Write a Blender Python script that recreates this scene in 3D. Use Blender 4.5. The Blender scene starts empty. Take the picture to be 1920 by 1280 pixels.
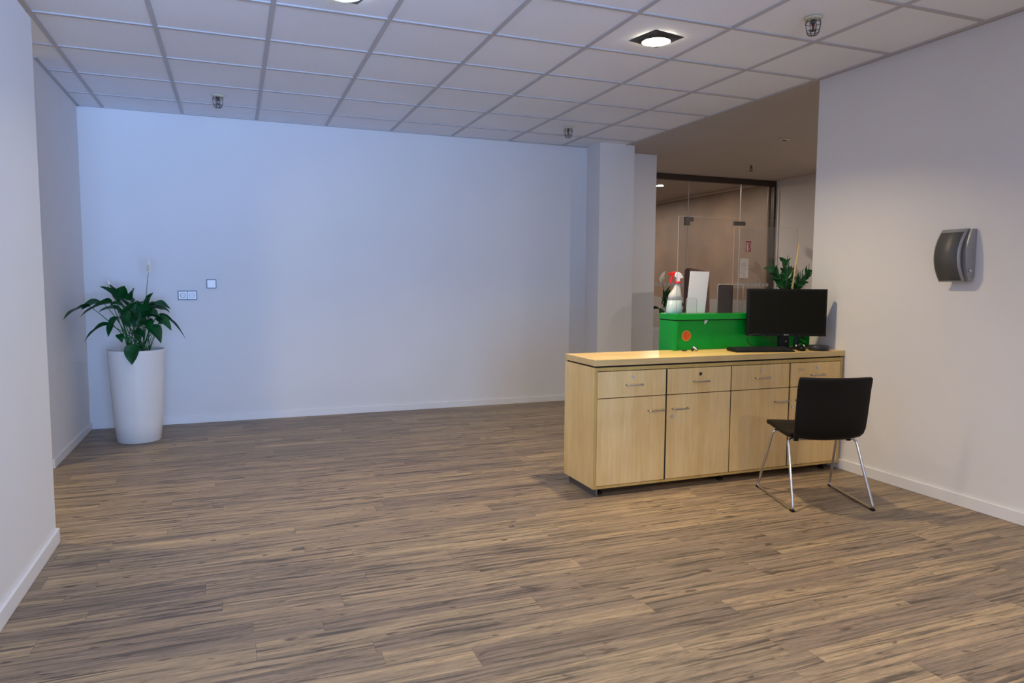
import bpy, bmesh, math, random
from mathutils import Vector, Matrix
random.seed(7)
S = bpy.context.scene
COL = S.collection
PI = math.pi

# ------------------------------------------------------------------ materials
def lin(c):
    c /= 255.0
    return c / 12.92 if c <= 0.04045 else ((c + 0.055) / 1.055) ** 2.4
def rgb(r, g, b): return (lin(r), lin(g), lin(b), 1.0)

def base_mat(name, col, rough=0.5, metal=0.0, spec=0.5, **kw):
    m = bpy.data.materials.new(name); m.use_nodes = True
    b = m.node_tree.nodes['Principled BSDF']
    b.inputs['Base Color'].default_value = col
    b.inputs['Roughness'].default_value = rough
    b.inputs['Metallic'].default_value = metal
    b.inputs['Specular IOR Level'].default_value = spec
    for k, v in kw.items(): b.inputs[k].default_value = v
    return m
def N(m, t, **kw):
    n = m.node_tree.nodes.new(t)
    for k, v in kw.items():
        if k in n.inputs.keys() if hasattr(n.inputs, 'keys') else False: n.inputs[k].default_value = v
        else: setattr(n, k, v)
    return n
def L(m, a, b): m.node_tree.links.new(a, b)
def M(m, op, a, b=None, c=None):
    n = m.node_tree.nodes.new('ShaderNodeMath'); n.operation = op
    for i, v in enumerate((a, b, c)):
        if v is None: continue
        if isinstance(v, (int, float)): n.inputs[i].default_value = v
        else: L(m, v, n.inputs[i])
    return n.outputs[0]
def coords(m, scale=(1, 1, 1), kind='Object'):
    t = N(m, 'ShaderNodeTexCoord'); mp = N(m, 'ShaderNodeMapping')
    mp.inputs['Scale'].default_value = scale
    L(m, t.outputs[kind], mp.inputs['Vector']); return mp.outputs[0]
def noise(m, vec, scale, detail=4, rough=0.5, dist=0.0):
    n = N(m, 'ShaderNodeTexNoise'); n.inputs['Scale'].default_value = scale
    n.inputs['Detail'].default_value = detail; n.inputs['Roughness'].default_value = rough
    n.inputs['Distortion'].default_value = dist
    L(m, vec, n.inputs['Vector']); return n.outputs['Fac']
def ramp(m, fac, stops):
    n = N(m, 'ShaderNodeValToRGB'); e = n.color_ramp.elements
    while len(e) < len(stops): e.new(0.5)
    for i, (p, c) in enumerate(stops): e[i].position = p; e[i].color = c
    L(m, fac, n.inputs[0]); return n.outputs[0]
def mix(m, fac, a, b, mode='MIX'):
    n = N(m, 'ShaderNodeMix'); n.data_type = 'RGBA'; n.blend_type = mode
    for s, v in ((0, fac), (6, a), (7, b)):
        if isinstance(v, (int, float)): n.inputs[s].default_value = v
        elif isinstance(v, tuple): n.inputs[s].default_value = v
        else: L(m, v, n.inputs[s])
    return n.outputs[2]
def bump(m, h, strength=0.2, dist=0.01):
    b = N(m, 'ShaderNodeBump'); b.inputs['Strength'].default_value = strength
    b.inputs['Distance'].default_value = dist
    L(m, h, b.inputs['Height']); L(m, b.outputs[0], m.node_tree.nodes['Principled BSDF'].inputs['Normal'])
def bc(m, out): L(m, out, m.node_tree.nodes['Principled BSDF'].inputs['Base Color'])

def paint(name, col, var=0.02, rough=0.85):
    m = base_mat(name, col, rough, spec=0.25)
    v = coords(m)
    f = noise(m, v, 1.3, 3)
    d = tuple(max(0, c * (1 - var)) for c in col[:3]) + (1,)
    u = tuple(min(1, c * (1 + var)) for c in col[:3]) + (1,)
    bc(m, ramp(m, f, [(0.3, d), (0.7, u)]))
    bump(m, noise(m, v, 260, 2), 0.08, 0.002)
    return m

M_wall = paint('white_wall_paint', (0.72, 0.72, 0.735, 1))
M_hall = paint('hall_wall_paint', (0.62, 0.57, 0.55, 1))
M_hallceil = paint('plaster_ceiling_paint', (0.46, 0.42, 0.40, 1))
M_base = base_mat('white_baseboard', (0.74, 0.74, 0.76, 1), 0.4)
M_grid = base_mat('ceiling_grid_metal', (0.47, 0.46, 0.48, 1), 0.55)

def tile_mat():
    m = base_mat('mineral_fibre_tile', (0.6, 0.58, 0.62, 1), 0.95, spec=0.1)
    v = coords(m)
    f = noise(m, v, 1.2, 2)
    sp = noise(m, v, 210, 3, 0.7)
    a = ramp(m, f, [(0.3, (0.79, 0.81, 0.87, 1)), (0.7, (0.84, 0.86, 0.92, 1))])
    s = ramp(m, sp, [(0.3, (0.80, 0.80, 0.80, 1)), (0.45, (1, 1, 1, 1))])
    bc(m, mix(m, 1.0, a, s, 'MULTIPLY'))
    bump(m, sp, 0.3, 0.003)
    return m
M_tile = tile_mat()

def floor_mat():
    m = base_mat('grey_brown_laminate', (0.2, 0.15, 0.1, 1), 0.42, spec=0.4)
    t = N(m, 'ShaderNodeTexCoord'); s = N(m, 'ShaderNodeSeparateXYZ')
    L(m, t.outputs['Object'], s.inputs[0])
    x, y = s.outputs[0], s.outputs[1]
    yw = M(m, 'ADD', y, M(m, 'MULTIPLY', M(m, 'SINE', M(m, 'MULTIPLY', y, 2 * PI / 0.3)), 0.014))
    ys = M(m, 'DIVIDE', yw, 0.1)
    j = M(m, 'FLOOR', ys)
    wn = N(m, 'ShaderNodeTexWhiteNoise'); wn.noise_dimensions = '1D'; L(m, j, wn.inputs['W'])
    Lp = 1.05
    xs = M(m, 'DIVIDE', M(m, 'ADD', x, M(m, 'MULTIPLY', wn.outputs['Value'], 7.3)), Lp)
    i = M(m, 'FLOOR', xs)
    cid = N(m, 'ShaderNodeCombineXYZ'); L(m, i, cid.inputs[0]); L(m, j, cid.inputs[1])
    w2 = N(m, 'ShaderNodeTexWhiteNoise'); w2.noise_dimensions = '2D'; L(m, cid.outputs[0], w2.inputs['Vector'])
    tone = w2.outputs['Value']
    sc = N(m, 'ShaderNodeSeparateColor'); L(m, w2.outputs['Color'], sc.inputs[0])
    r2, r3 = sc.outputs[1], sc.outputs[2]
    # plank-local coordinates (each plank shows another stretch of the grain)
    def local(sx, sy, k):
        c = N(m, 'ShaderNodeCombineXYZ')
        L(m, M(m, 'ADD', M(m, 'MULTIPLY', x, sx), M(m, 'MULTIPLY', r2, 37.0 * k)), c.inputs[0])
        L(m, M(m, 'ADD', M(m, 'MULTIPLY', y, sy), M(m, 'MULTIPLY', r3, 23.0 * k)), c.inputs[1])
        L(m, M(m, 'MULTIPLY', tone, 11.0), c.inputs[2]); return c.outputs[0]
    broad = noise(m, local(0.8, 20.0, 1), 1.6, 4, 0.6, 0.6)
    streak = noise(m, local(1.3, 24.0, 2), 1.4, 6, 0.62, 1.3)
    fine = noise(m, local(7.0, 75.0, 3), 1.6, 5, 0.7, 0.8)
    cath = noise(m, local(2.2, 22.0, 4), 1.5, 3, 0.5, 2.2)
    knot = noise(m, local(5.5, 17.0, 5), 1.8, 1, 0.4, 0.4)
    c = ramp(m, tone, [(0.0, rgb(134, 117, 101)), (0.35, rgb(146, 128, 108)), (0.7, rgb(155, 135, 110)), (1.0, rgb(164, 144, 116))])
    c = mix(m, 1.0, c, ramp(m, broad, [(0.3, (0.66, 0.67, 0.70, 1)), (0.5, (0.96, 0.96, 0.96, 1)), (0.68, (1.24, 1.20, 1.13, 1))]), 'MULTIPLY')
    dk = ramp(m, streak, [(0.37, (1, 1, 1, 1)), (0.44, (0.45, 0.45, 0.45, 1)), (0.53, (0, 0, 0, 1))])
    c = mix(m, M(m, 'MULTIPLY', dk, 0.92), c, rgb(78, 70, 63))
    dk2 = ramp(m, cath, [(0.47, (0, 0, 0, 1)), (0.5, (1, 1, 1, 1)), (0.53, (0, 0, 0, 1))])
    c = mix(m, M(m, 'MULTIPLY', dk2, 0.22), c, rgb(105, 88, 74))
    c = mix(m, 1.0, c, ramp(m, fine, [(0.32, (0.74, 0.74, 0.75, 1)), (0.6, (1.10, 1.10, 1.10, 1))]), 'MULTIPLY')
    kn = ramp(m, knot, [(0.68, (0, 0, 0, 1)), (0.76, (1, 1, 1, 1))])
    c = mix(m, M(m, 'MULTIPLY', kn, 0.8), c, rgb(74, 60, 54))
    # seams between boards
    def seam(v, w):
        fr = M(m, 'FRACT', v); d = M(m, 'MINIMUM', fr, M(m, 'SUBTRACT', 1.0, fr))
        return M(m, 'LESS_THAN', d, w)
    sm = M(m, 'MAXIMUM', seam(ys, 0.0085), seam(xs, 0.001))
    c = mix(m, M(m, 'MULTIPLY', sm, 0.5), c, rgb(70, 58, 50))
    bc(m, c)
    h = M(m, 'SUBTRACT', M(m, 'MULTIPLY', fine, 0.3), sm)
    bump(m, h, 0.12, 0.002)
    rr = M(m, 'ADD', 0.36, M(m, 'MULTIPLY', fine, 0.2))
    L(m, rr, m.node_tree.nodes['Principled BSDF'].inputs['Roughness'])
    return m
M_floor = floor_mat()

def wood_mat(name, c1, c2, vertical=True, rough=0.42):
    m = base_mat(name, c1, rough, spec=0.45)
    sc = (14, 14, 0.9) if vertical else (0.9, 14, 14)
    v = coords(m, sc)
    v2 = coords(m, (60, 60, 5) if vertical else (5, 60, 60))
    f = noise(m, v, 1.0, 4, 0.55, 0.6); g = noise(m, v2, 1.0, 3, 0.6)
    v3 = coords(m, (5, 5, 3.5)); cl = noise(m, v3, 1.0, 3, 0.5)
    c = ramp(m, f, [(0.3, c2), (0.62, c1)])
    c = mix(m, 1.0, c, ramp(m, g, [(0.3, (0.93, 0.925, 0.91, 1)), (0.6, (1.02, 1.02, 1.02, 1))]), 'MULTIPLY')
    c = mix(m, 1.0, c, ramp(m, cl, [(0.3, (0.93, 0.90, 0.88, 1)), (0.6, (1.02, 1.02, 1.02, 1))]), 'MULTIPLY')
    bc(m, c); return m
M_maple = wood_mat('pale_maple_laminate', rgb(238, 207, 146), rgb(230, 193, 126))
M_mapletop = wood_mat('maple_worktop_laminate', rgb(222, 194, 134), rgb(212, 178, 114), vertical=False, rough=0.3)
M_edge = wood_mat('maple_edge_banding', rgb(204, 174, 102), rgb(190, 158, 88), rough=0.45)
M_dado = paint('grey_dado_paint', (0.34, 0.31, 0.30, 1))
def simple(name, col, rough=0.5, metal=0.0, spec=0.5, var=0.05, scale=30, **kw):
    m = base_mat(name, col, rough, metal, spec, **kw)
    v = coords(m)
    f = noise(m, v, scale, 3)
    d = tuple(c * (1 - var) for c in col[:3]) + (1,)
    bc(m, ramp(m, f, [(0.35, d), (0.65, col)]))
    return m
M_brown = simple('brown_wall_panel', rgb(146, 122, 104), 0.5, var=0.22, scale=2.5)
M_green = simple('green_lacquer', rgb(0, 150, 46), 0.35, spec=0.3, var=0.03, scale=4)
M_black = simple('black_plastic', (0.007, 0.007, 0.008, 1), 0.4, spec=0.2)
M_void = base_mat('dark_gap', (0.008, 0.007, 0.006, 1), 0.9)  # near-black colour standing in for shade in gaps and openings
M_screen = base_mat('monitor_screen_glass', (0.011, 0.011, 0.008, 1), 0.45, spec=0.05)
M_leather = simple('black_leather', (0.006, 0.0055, 0.005, 1), 0.5, spec=0.22, var=0.15, scale=120)
bump(M_leather, noise(M_leather, coords(M_leather), 400, 3), 0.15, 0.001)
M_chrome = base_mat('chrome', (0.62, 0.62, 0.64, 1), 0.16, 1.0)
M_steel = simple('brushed_steel', (0.42, 0.42, 0.43, 1), 0.38, 1.0)
M_plinth = simple('dark_metal_plinth', (0.16, 0.15, 0.15, 1), 0.4, 0.6)
M_pot = simple('glossy_white_pot', (0.74, 0.72, 0.70, 1), 0.22, var=0.01)
M_soil = simple('potting_soil', (0.015, 0.010, 0.007, 1), 0.95, var=0.5, scale=60)
def leaf_mat(name, a, b):
    m = base_mat(name, a, 0.36, spec=0.35)
    f = noise(m, coords(m), 9, 3); bc(m, ramp(m, f, [(0.3, b), (0.7, a)])); return m
M_leaf = leaf_mat('peace_lily_leaf', rgb(16, 86, 40), rgb(4, 52, 24))
M_stem = leaf_mat('green_stem', rgb(34, 104, 44), rgb(14, 74, 34))
M_zz = leaf_mat('zz_leaf', rgb(20, 98, 40), rgb(4, 50, 22))
M_spathe = simple('white_spathe', (0.78, 0.75, 0.68, 1), 0.6)
M_white = simple('white_plastic', (0.82, 0.84, 0.86, 1), 0.35, var=0.01)
M_switchframe = simple('blue_grey_frame', (0.11, 0.14, 0.19, 1), 0.4)
M_socket = simple('socket_insert', (0.30, 0.33, 0.40, 1), 0.5)
M_red = simple('red_plastic', rgb(220, 30, 22), 0.35)
M_signred = simple('sign_red', rgb(170, 32, 48), 0.5, var=0.02)
M_paper = simple('paper_white', (0.78, 0.76, 0.74, 1), 0.8, var=0.01)
M_ink = base_mat('printed_ink', (0.08, 0.07, 0.07, 1), 0.8)
M_inkred = base_mat('printed_orange_ink', rgb(215, 110, 95), 0.8)
M_maroon = simple('dark_maroon_card', rgb(46, 27, 27), 0.7)
M_maroonf = simple('maroon_upholstery', rgb(92, 62, 60), 0.8)
M_header = simple('dark_bronze_frame', (0.055, 0.042, 0.036, 1), 0.4, 0.3)
M_fitting = simple('bronze_patch_fitting', (0.14, 0.125, 0.115, 1), 0.35, 0.5)
M_silver = simple('silver_grey_plastic', (0.36, 0.37, 0.39, 1), 0.35, 0.35)
M_lampframe = simple('grey_lamp_frame', (0.10, 0.11, 0.115, 1), 0.3, 0.6)
M_bamboo = simple('pale_bamboo', rgb(205, 182, 130), 0.6)
M_brass = simple('aged_brass', (0.16, 0.12, 0.07, 1), 0.4, 0.8)
M_cage = simple('wire_cage_metal', (0.10, 0.11, 0.12, 1), 0.35, 0.8)
M_cream = simple('cream_plate', rgb(205, 200, 176), 0.5)
M_teal = simple('teal_plastic', rgb(10, 90, 78), 0.4)
M_cable = base_mat('black_cable', (0.010, 0.010, 0.010, 1), 0.4)
M_frost = base_mat('frosted_dot', (0.40, 0.40, 0.41, 1), 0.7)
M_navy = simple('dark_navy_plastic', (0.018, 0.024, 0.036, 1), 0.45)
M_mesh = base_mat('dark_woven_cover', (0.08, 0.08, 0.08, 1), 0.5, 0.3)
def mesh_cover():
    m = M_mesh; v = coords(m, (260, 260, 260))
    w = N(m, 'ShaderNodeTexChecker'); w.inputs['Scale'].default_value = 1.0
    w.inputs['Color1'].default_value = (0.15, 0.15, 0.145, 1); w.inputs['Color2'].default_value = (0.045, 0.045, 0.043, 1)
    L(m, v, w.inputs['Vector']); bc(m, w.outputs['Color'])
mesh_cover()
def pizza():
    m = base_mat('orange_sticker', rgb(205, 100, 30), 0.5); v = coords(m)
    f = noise(m, v, 55, 4, 0.7)
    bc(m, ramp(m, f, [(0.35, rgb(170, 45, 15)), (0.5, rgb(215, 95, 25)), (0.65, rgb(140, 60, 25))])); return m
M_pizza = pizza()
M_pizzarim = base_mat('sticker_rim', rgb(225, 150, 50), 0.5)

def glass_mat(name, tint, refl=1.0, rough=0.0, ior=1.5):
    m = bpy.data.materials.new(name); m.use_nodes = True; nt = m.node_tree; nt.nodes.clear()
    o = N(m, 'ShaderNodeOutputMaterial'); tr = N(m, 'ShaderNodeBsdfTransparent'); gl = N(m, 'ShaderNodeBsdfGlossy')
    mx = N(m, 'ShaderNodeMixShader'); ge = N(m, 'ShaderNodeNewGeometry'); dt = N(m, 'ShaderNodeVectorMath'); dt.operation = 'DOT_PRODUCT'
    L(m, ge.outputs['Incoming'], dt.inputs[0]); L(m, ge.outputs['Normal'], dt.inputs[1])
    sch = M(m, 'ADD', 0.04, M(m, 'MULTIPLY', 0.96, M(m, 'POWER', M(m, 'SUBTRACT', 1.0, M(m, 'ABSOLUTE', dt.outputs['Value'])), 5.0)))
    tr.inputs[0].default_value = tint; gl.inputs['Roughness'].default_value = rough
    # same Fresnel from either side of the sheet
    L(m, M(m, 'MULTIPLY', sch, refl), mx.inputs[0])
    L(m, tr.outputs[0], mx.inputs[1]); L(m, gl.outputs[0], mx.inputs[2]); L(m, mx.outputs[0], o.inputs[0])
    return m
M_glass = glass_mat('clear_partition_glass', (0.93, 0.93, 0.93, 1))
M_acryl = glass_mat('clear_acrylic', (0.97, 0.97, 0.97, 1), 0.4)
M_acrylglossy = glass_mat('glossy_acrylic', (0.96, 0.96, 0.96, 1), 1.0)
M_acedge = base_mat('acrylic_edge_glow', (0.55, 0.56, 0.56, 1), 0.3)  # glow of clear sheet edges put into a pale colour
def liquid(name, col, alpha):
    m = base_mat(name, col, 0.3); b = m.node_tree.nodes['Principled BSDF']
    b.inputs['Alpha'].default_value = alpha; return m
M_bottle = liquid('translucent_bottle', (0.62, 0.66, 0.68, 1), 0.75)
M_liquid = liquid('bluish_liquid', (0.45, 0.60, 0.65, 1), 0.9)

def emis(name, col, st):
    m = bpy.data.materials.new(name); m.use_nodes = True; b = m.node_tree.nodes['Principled BSDF']
    b.inputs['Base Color'].default_value = (0.8, 0.8, 0.8, 1)
    b.inputs['Emission Color'].default_value = col; b.inputs['Emission Strength'].default_value = st
    return m
M_lamp = emis('warm_lamp_diffuser', (1.0, 0.87, 0.62, 1), 30)
M_lampcool = emis('cool_lamp_diffuser', (0.85, 1.0, 0.88, 1), 30)

# ------------------------------------------------------------------ mesh helpers
def bx(bm, x0, x1, y0, y1, z0, z1, mi=0):
    vs = [bm.verts.new((x, y, z)) for x in (x0, x1) for y in (y0, y1) for z in (z0, z1)]
    for f in ((0, 1, 3, 2), (4, 6, 7, 5), (0, 4, 5, 1), (2, 3, 7, 6), (0, 2, 6, 4), (1, 5, 7, 3)):
        fa = bm.faces.new([vs[k] for k in f]); fa.material_index = mi
    return vs
def cyl(bm, c, r, z0, z1, n=24, r2=None, axis='z', mi=0):
    r2 = r if r2 is None else r2
    rings = []
    for z, rr in ((z0, r), (z1, r2)):
        ring = []
        for k in range(n):
            a = 2 * PI * k / n; p = (rr * math.cos(a), rr * math.sin(a), z)
            if axis == 'y': p = (p[0], p[2], p[1])
            if axis == 'x': p = (p[2], p[0], p[1])
            ring.append(bm.verts.new((p[0] + c[0], p[1] + c[1], p[2] + c[2])))
        rings.append(ring)
    for k in range(n):
        f = bm.faces.new((rings[0][k], rings[0][(k + 1) % n], rings[1][(k + 1) % n], rings[1][k])); f.smooth = True; f.material_index = mi
    bm.faces.new(rings[0][::-1]).material_index = mi; bm.faces.new(rings[1]).material_index = mi
def lathe(bm, prof, n=40, c=(0, 0, 0), cap=True, mi=0):
    rings = []
    for r, z in prof:
        rings.append([bm.verts.new((c[0] + r * math.cos(2 * PI * k / n), c[1] + r * math.sin(2 * PI * k / n), c[2] + z)) for k in range(n)])
    for a, b in zip(rings, rings[1:]):
        for k in range(n):
            f = bm.faces.new((a[k], a[(k + 1) % n], b[(k + 1) % n], b[k])); f.smooth = True; f.material_index = mi
    if cap:
        bm.faces.new(rings[0][::-1]).material_index = mi; bm.faces.new(rings[-1]).material_index = mi
def smooth_path(pts, res=6, closed=False):
    pts = [Vector(p) for p in pts]; out = []
    n = len(pts)
    rng = range(n if closed else n - 1)
    for i in rng:
        p1, p2 = pts[i], pts[(i + 1) % n]
        p0 = pts[(i - 1) % n] if closed or i > 0 else p1 * 2 - p2
        p3 = pts[(i + 2) % n] if closed or i < n - 2 else p2 * 2 - p1
        for k in range(res):
            t = k / res
            out.append(0.5 * ((2 * p1) + (p2 - p0) * t + (2 * p0 - 5 * p1 + 4 * p2 - p3) * t * t + (3 * p1 - p0 - 3 * p2 + p3) * t ** 3))
    if not closed: out.append(pts[-1])
    return out
def fillet(pts, r, seg=6, closed=False):
    """round the corners of a polyline"""
    pts = [Vector(p) for p in pts]; out = []; n = len(pts)
    for i, p in enumerate(pts):
        if not closed and i in (0, n - 1): out.append(p); continue
        a, b = pts[(i - 1) % n], pts[(i + 1) % n]
        da, db = (a - p), (b - p); ra = min(r, da.length * .48, db.length * .48)
        A = p + da.normalized() * ra; B = p + db.normalized() * ra
        for k in range(seg + 1):
            t = k / seg; out.append((1 - t) ** 2 * A + 2 * t * (1 - t) * p + t * t * B)
    return out
def tube(bm, pts, r, n=8, closed=False, r_end=None, mi=0):
    pts = [Vector(p) for p in pts]; N_ = len(pts); rings = []
    up = None
    for i, p in enumerate(pts):
        if closed: t = (pts[(i + 1) % N_] - pts[i - 1]).normalized()
        else: t = (pts[min(i + 1, N_ - 1)] - pts[max(i - 1, 0)]).normalized()
        if up is None:
            up = Vector((0, 0, 1)) if abs(t.z) < 0.9 else Vector((1, 0, 0))
        s = t.cross(up).normalized(); up = s.cross(t).normalized()
        rr = r if r_end is None else r + (r_end - r) * i / (N_ - 1)
        rings.append([bm.verts.new(p + s * rr * math.cos(2 * PI * k / n) + up * rr * math.sin(2 * PI * k / n)) for k in range(n)])
    m_ = N_ if closed else N_ - 1
    for i in range(m_):
        a, b = rings[i], rings[(i + 1) % N_]
        for k in range(n):
            f = bm.faces.new((a[k], a[(k + 1) % n], b[(k + 1) % n], b[k])); f.smooth = True; f.material_index = mi
    if not closed:
        bm.faces.new(rings[0][::-1]).material_index = mi; bm.faces.new(rings[-1]).material_index = mi
def ball(bm, c, r, sc=(1, 1, 1), n=14, mi=0):
    res = bmesh.ops.create_uvsphere(bm, u_segments=n, v_segments=n // 2 + 2, radius=r)
    for v in res['verts']: v.co = Vector((v.co.x * sc[0] + c[0], v.co.y * sc[1] + c[1], v.co.z * sc[2] + c[2]))
    for v in res['verts']:
        for f in v.link_faces: f.smooth = True; f.material_index = mi
def prism(bm, poly, a, b, axis='y', mi=0):
    """extrude a 2D outline; axis y: poly in (x,z); axis z: (x,y); axis x: (y,z)"""
    def P(u, v, w): return {'y': (u, w, v), 'z': (u, v, w), 'x': (w, u, v)}[axis]
    A = [bm.verts.new(P(u, v, a)) for u, v in poly]; B = [bm.verts.new(P(u, v, b)) for u, v in poly]
    n = len(poly)
    bm.faces.new(A).material_index = mi; bm.faces.new(B[::-1]).material_index = mi
    for k in range(n): bm.faces.new((A[k], B[k], B[(k + 1) % n], A[(k + 1) % n])).material_index = mi
def rrect(x0, x1, z0, z1, r, seg=5):
    out = []
    for cx, cz, a0 in ((x1 - r, z1 - r, 0), (x0 + r, z1 - r, 90), (x0 + r, z0 + r, 180), (x1 - r, z0 + r, 270)):
        for k in range(seg + 1):
            a = math.radians(a0 + 90 * k / seg); out.append((cx + r * math.cos(a), cz + r * math.sin(a)))
    return out
def obj(name, bm, mats, parent=None, bevel=0, subsurf=0, label=None):
    bmesh.ops.recalc_face_normals(bm, faces=bm.faces)
    me = bpy.data.meshes.new(name); bm.to_mesh(me); bm.free()
    o = bpy.data.objects.new(name, me); COL.objects.link(o)
    for mm in (mats if isinstance(mats, (list, tuple)) else [mats]): me.materials.append(mm)
    if parent: o.parent = parent
    if bevel:
        b = o.modifiers.new('bevel', 'BEVEL'); b.width = bevel; b.segments = 2; b.limit_method = 'ANGLE'
    if subsurf:
        b = o.modifiers.new('subsurf', 'SUBSURF'); b.levels = subsurf; b.render_levels = subsurf
    if label: o['label'] = label
    return o
def B(): return bmesh.new()
def box(name, d, mat, parent=None, bevel=0, label=None):
    bm = B(); bx(bm, *d); return obj(name, bm, mat, parent, bevel, label=label)
def tag(o, label, cat, group=None):
    o['label'] = label; o['category'] = cat
    if group: o['group'] = group
    return o
def thing(name, label, cat, loc=(0, 0, 0), rz=0, group=None):
    o = bpy.data.objects.new(name, None); COL.objects.link(o)
    o.empty_display_size = 0.1; o.location = loc; o.rotation_euler = (0, 0, rz)
    return tag(o, label, cat, group)
def struct(name, bm, mats, bevel=0):
    o = obj(name, bm, mats, None, bevel); o['kind'] = 'structure'; return o
def sbox(name, d, mat, bevel=0):
    bm = B(); bx(bm, *d); return struct(name, bm, mat, bevel)
def copy_tree(o, parent=None):
    c = o.copy(); COL.objects.link(c)
    if parent: c.parent = parent
    for ch in [k for k in bpy.data.objects if k.parent == o]: copy_tree(ch, c)
    return c

# ------------------------------------------------------------------ the room
H = 2.685; XR = 4.835; YR = -9.4
sbox('floor', (-2.2, 11.2, YR, 7.2, -0.1, 0.0), M_floor)
bm = B(); bx(bm, -2.2, 4.82, YR, 0.12, H + 0.006, H + 0.08); struct('ceiling', bm, M_tile)
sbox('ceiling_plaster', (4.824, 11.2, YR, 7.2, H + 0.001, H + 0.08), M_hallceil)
bm = B(); w = 0.012
ks = range(-3, 9)
for k in ks:
    x = min(k * 0.6, 4.808)
    bx(bm, x - w, x + w, YR, -0.002, H - 0.0015, H + 0.009)
k = 1
while 0.131 - 0.6 * k > YR:
    y = 0.131 - 0.6 * k; bx(bm, -2.2, 4.796, y - w, y + w, H - 0.0011, H + 0.009); k += 1
bx(bm, -0.19, 4.49, -0.022, 0.0, H - 0.0018, H + 0.009)
bx(bm, -0.19, -0.168, -1.36, 0, H - 0.0018, H + 0.009)
struct('trim_1', bm, M_grid)

sbox('wall_back', (-0.35, 4.60, 0.0, 0.15, 0, H + 0.05), M_wall)
sbox('wall_alcove', (-0.34, -0.19, -1.36, 0.0, 0, H + 0.05), M_wall)
sbox('wall_partition', (0.045, 0.145, YR, -2.937, 0, 2.45), M_wall)
sbox('wall_pier', (4.49, 4.895, -0.29, 0.15, 0, H + 0.05), M_wall)
sbox('wall_pier_rear', (4.895, 5.415, 0.10, 1.2, 0, H + 0.05), M_wall)
sbox('wall_right', (XR, XR + 0.16, YR, -2.865, 0, H + 0.05), M_wall)
sbox('wall_hall_side', (8.05, 8.2, -7.0, 1.2, 0, H + 0.05), M_hall)
sbox('wall_hall_near', (XR + 0.16, 8.2, -7.1, -7.0, 0, H + 0.05), M_hall)
sbox('wall_left', (-2.2, -2.1, YR, 0.15, 0, H + 0.05), M_wall)
sbox('wall_left_back', (-2.2, -0.34, -0.1, 0.15, 0, H + 0.05), M_wall)
# corridor behind the glass
bm = B(); bx(bm, 8.0, 8.15, 1.26, 7.0, 1.02, H); struct('wall_corridor', bm, M_brown)
sbox('wall_corridor_dado', (7.99, 8.14, 1.26, 7.0, 0, 1.02), M_dado)
sbox('wall_corridor_end', (3.0, 8.2, 7.0, 7.1, 0, H + 0.05), M_brown)
sbox('wall_corridor_left', (3.0, 3.1, 0.15, 7.0, 0, H + 0.05), M_hall)
sbox('trim_2', (7.985, 7.999, 1.26, 7.0, H - 0.03, H - 0.002), simple('bright_junction_line', rgb(215, 200, 180), 0.4))  # thin bright line at the ceiling junction, painted as a pale strip
# rear wall with a wide window (behind the camera)
bm = B()
bx(bm, -2.2, 0.3, YR, YR + 0.15, 0, H + 0.05); bx(bm, 3.1, 4.84, YR, YR + 0.15, 0, H + 0.05)
bx(bm, 0.3, 3.1, YR, YR + 0.15, 0, 0.25); bx(bm, 0.3, 3.1, YR, YR + 0.15, 2.5, H + 0.05)
struct('wall_rear', bm, M_wall)
bm = B()
for x in (0.3, 1.2, 2.1, 3.04): bx(bm, x, x + 0.06, YR + 0.05, YR + 0.11, 0.25, 2.5)
for z in (0.25, 2.44): bx(bm, 0.3, 3.1, YR + 0.05, YR + 0.11, z, z + 0.06)
struct('window_1', bm, M_white)

# baseboards
def bb(name, x0, x1, y0, y1, h=0.065): return sbox(name, (x0, x1, y0, y1, 0, h), M_base, 0.003)
bb('baseboard_back', -0.176, 4.49, -0.014, 0.0, 0.062)
bb('baseboard_alcove', -0.19, -0.176, -1.36, 0.0, 0.062)
bb('baseboard_partition', 0.145, 0.16, YR + 0.15, -2.925, 0.07)
bb('baseboard_partition_end', 0.045, 0.16, -2.937, -2.922, 0.07)
bb('baseboard_right', XR - 0.014, XR, YR + 0.15, -2.865, 0.07)
bb('baseboard_pier', 4.476, 4.895, -0.304, -0.29, 0.062)
bb('baseboard_pier_side', 4.476, 4.49, -0.29, -0.014, 0.062)
bb('baseboard_pier_rear', 4.895, 5.415, 0.086, 0.10, 0.062)
bb('baseboard_hall_side', 8.036, 8.05, -7.0, 1.2, 0.07)

# glass wall of the hall
GY = 1.2
g = thing('glass_partition', 'frameless glass wall with patch fittings behind the green counter', 'glass wall', (5.415, GY, 0))
def gp(n, d, m, lab=None):
    d = (d[0] - 5.415, d[1] - 5.415, d[2] - GY, d[3] - GY, d[4], d[5])
    return box(n, d, m, g, label=lab)
gp('header_rail', (5.415, 8.05, GY - 0.03, GY + 0.03, H - 0.075, H - 0.001), M_header, 'dark bronze rail along the ceiling')
gp('side_rail', (8.015, 8.05, GY - 0.03, GY + 0.03, 0.0, H - 0.075), M_header)
pane = gp('glass_pane', (5.415, 6.618, GY - 0.005, GY + 0.005, 0.01, H - 0.075), M_glass)
pane2 = gp('glass_pane', (7.472, 8.015, GY - 0.005, GY + 0.005, 0.01, H - 0.075), M_glass)
gp('glass_transom', (6.622, 7.468, GY - 0.005, GY + 0.005, 2.10, H - 0.075), M_glass)
dr = gp('glass_door', (6.622, 7.468, GY - 0.005, GY + 0.005, 0.01, 2.096), M_glass)
for x in (6.617, 7.467): gp('joint_edge', (x, x + 0.006, GY - 0.006, GY + 0.006, 0.01, H - 0.075), M_acedge)
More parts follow.
